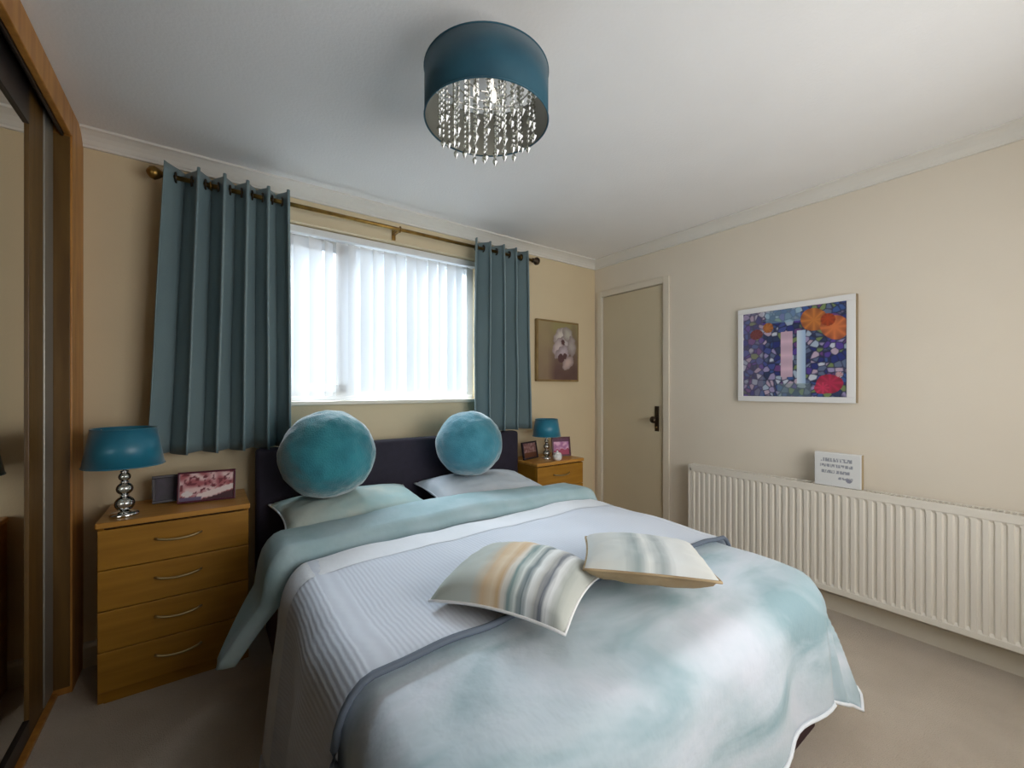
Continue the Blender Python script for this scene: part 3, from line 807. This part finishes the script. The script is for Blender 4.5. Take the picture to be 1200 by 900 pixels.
def darkph(u, v):
    return mix((46, 26, 50), (30, 18, 36), .5 + noise.noise(Vector((u * 4, v * 4, 2))))
photo_frame('dark_photo_frame', 'small dark plum photo frame between the lamp and the red photo frame', (-.135, 2.415, .697), R(6), .105, .120, M['black'], darkph)
def pinkph(u, v):
    n1 = noise.noise(Vector((u * 5, v * 5, 8)))
    c = mix((176, 110, 160), (226, 176, 204), .5 + n1 * 1.5)
    if v < .3 + .2 * n1: c = (170, 60, 96)
    if v > .8: c = (96, 40, 76)
    return c
photo_frame('pink_photo_frame', 'burgundy photo frame with a pink picture on the right bedside chest', (2.165, 2.33, .697), R(-20), .150, .145, M['burgundy'], pinkph, bw=.013)
def brownph(u, v):
    n1 = noise.noise(Vector((u * 7, v * 6, 3)))
    return mix((120, 80, 78), (160, 130, 128), .4 + n1 * 1.6) if v > .35 else (96, 56, 36)
photo_frame('brown_photo_frame', 'dark brown photo frame on the right bedside chest, nearest the bed', (1.905, 2.37, .697), R(14), .170, .125, M['black'], brownph)
# little glass trinket pot in front of the small lamp
tp = empty('trinket_pot', (2.03, 2.235, .693), label='small pale trinket pot in front of the right bedside lamp', cat='pot')
MB().lathe([(.020, 0), (.030, .008), (.034, .030), (.028, .042)], n=20).build('pot_bowl', M['frame_white'], tp, True)
MB().lathe([(.030, .042), (.024, .052), (.006, .058), (.007, .066), (.002, .070)], n=20).build('pot_lid', M['frame_white'], tp, True)

# ---------------------------------------------------------------- pendant light
PX, PYY = .725, 1.13
pd = empty('drum_pendant_light', (PX, PYY, H), label='deep teal drum ceiling light with hanging crystal strands', cat='ceiling light')
zt, zb, rr = 2.200 - H, 2.050 - H, .195
o = MB().lathe([(rr, zb), (rr, zt)], n=72, cap=False).build('drum_shade', M['pendant'], pd, True); solid(o, .002)
o = MB().lathe([(rr - .003, zb + .001), (rr - .003, zt - .001)], n=72, cap=False).build('shade_lining', M['silver_lining'], pd, True)
for z in (zt, zb):
    MB().tube([(rr * math.cos(q * PI / 36), rr * math.sin(q * PI / 36), z) for q in range(72)], .0025, 6, closed=True).build('shade_rim', M['pendant'], pd, True)
MB().lathe([(.062, 0), (.062, -.012), (.050, -.026), (.012, -.030)], n=32).build('ceiling_rose', M['chrome'], pd, True)
MB().lathe([(.006, -.028), (.006, zt - .012)], n=12).build('stem', M['chrome'], pd, True)
mb = MB()
for q in range(3):
    a = q * 2 * PI / 3 + .9
    mb.tube([(0, 0, zt - .006), ((rr - .002) * math.cos(a), (rr - .002) * math.sin(a), zt - .006)], .0028, 6)
for rad_ in (.150, .105, .060):
    mb.tube([(rad_ * math.cos(q * PI / 24), rad_ * math.sin(q * PI / 24), zt - .010) for q in range(48)], .0025, 6, closed=True)
mb.build('spider_frame', M['chrome'], pd)
for q in range(3):
    a = q * 2 * PI / 3 + .3
    bx, by = .035 * math.cos(a), .035 * math.sin(a)
    b_ = MB().lathe([(.009, 0), (.009, -.022)], n=12).build('bulb_holder', M['chrome'], pd, True, loc=(bx, by, zt - .008))
    MB().lathe([(.007, -.022), (.010, -.034), (.009, -.052), (.003, -.060)], n=14).build('bulb', M['bulb'], b_, True)
    l = bpy.data.lights.new('bulb_light', 'POINT'); l.energy = 0.06; l.color = (1.0, .94, .85); l.shadow_soft_size = .03
    lo = bpy.data.objects.new('bulb_light', l); COL.objects.link(lo); lo.location = (PX + bx * 1.3, PYY + by * 1.3, H + zt - .075)
def bead(mb, z, r, hgt):
    vs = [(0, 0, z + hgt)] + [(r * math.cos(k * PI / 3), r * math.sin(k * PI / 3), z) for k in range(6)] + [(0, 0, z - hgt)]
    fs = [(0, 1 + k, 1 + (k + 1) % 6) for k in range(6)] + [(7, 1 + (k + 1) % 6, 1 + k) for k in range(6)]
    mb.add(vs, fs)
strands = {}
for ln in (9, 10, 11, 12):
    mb = MB()
    for k in range(ln): bead(mb, -.010 - k * .0165, .0055, .0080)
    bead(mb, -.010 - ln * .0165 - .010, .0095, .018)
    strands[ln] = mb.mesh('crystal_strand')
for rad_, cnt, base in ((.150, 26, 9), (.105, 18, 10), (.060, 10, 11)):
    for k in range(cnt):
        a = 2 * PI * k / cnt + rad_ * 7
        link('crystal_strand', strands[base + k % 2], M['crystal'], pd, loc=(rad_ * math.cos(a), rad_ * math.sin(a), zt - .010))
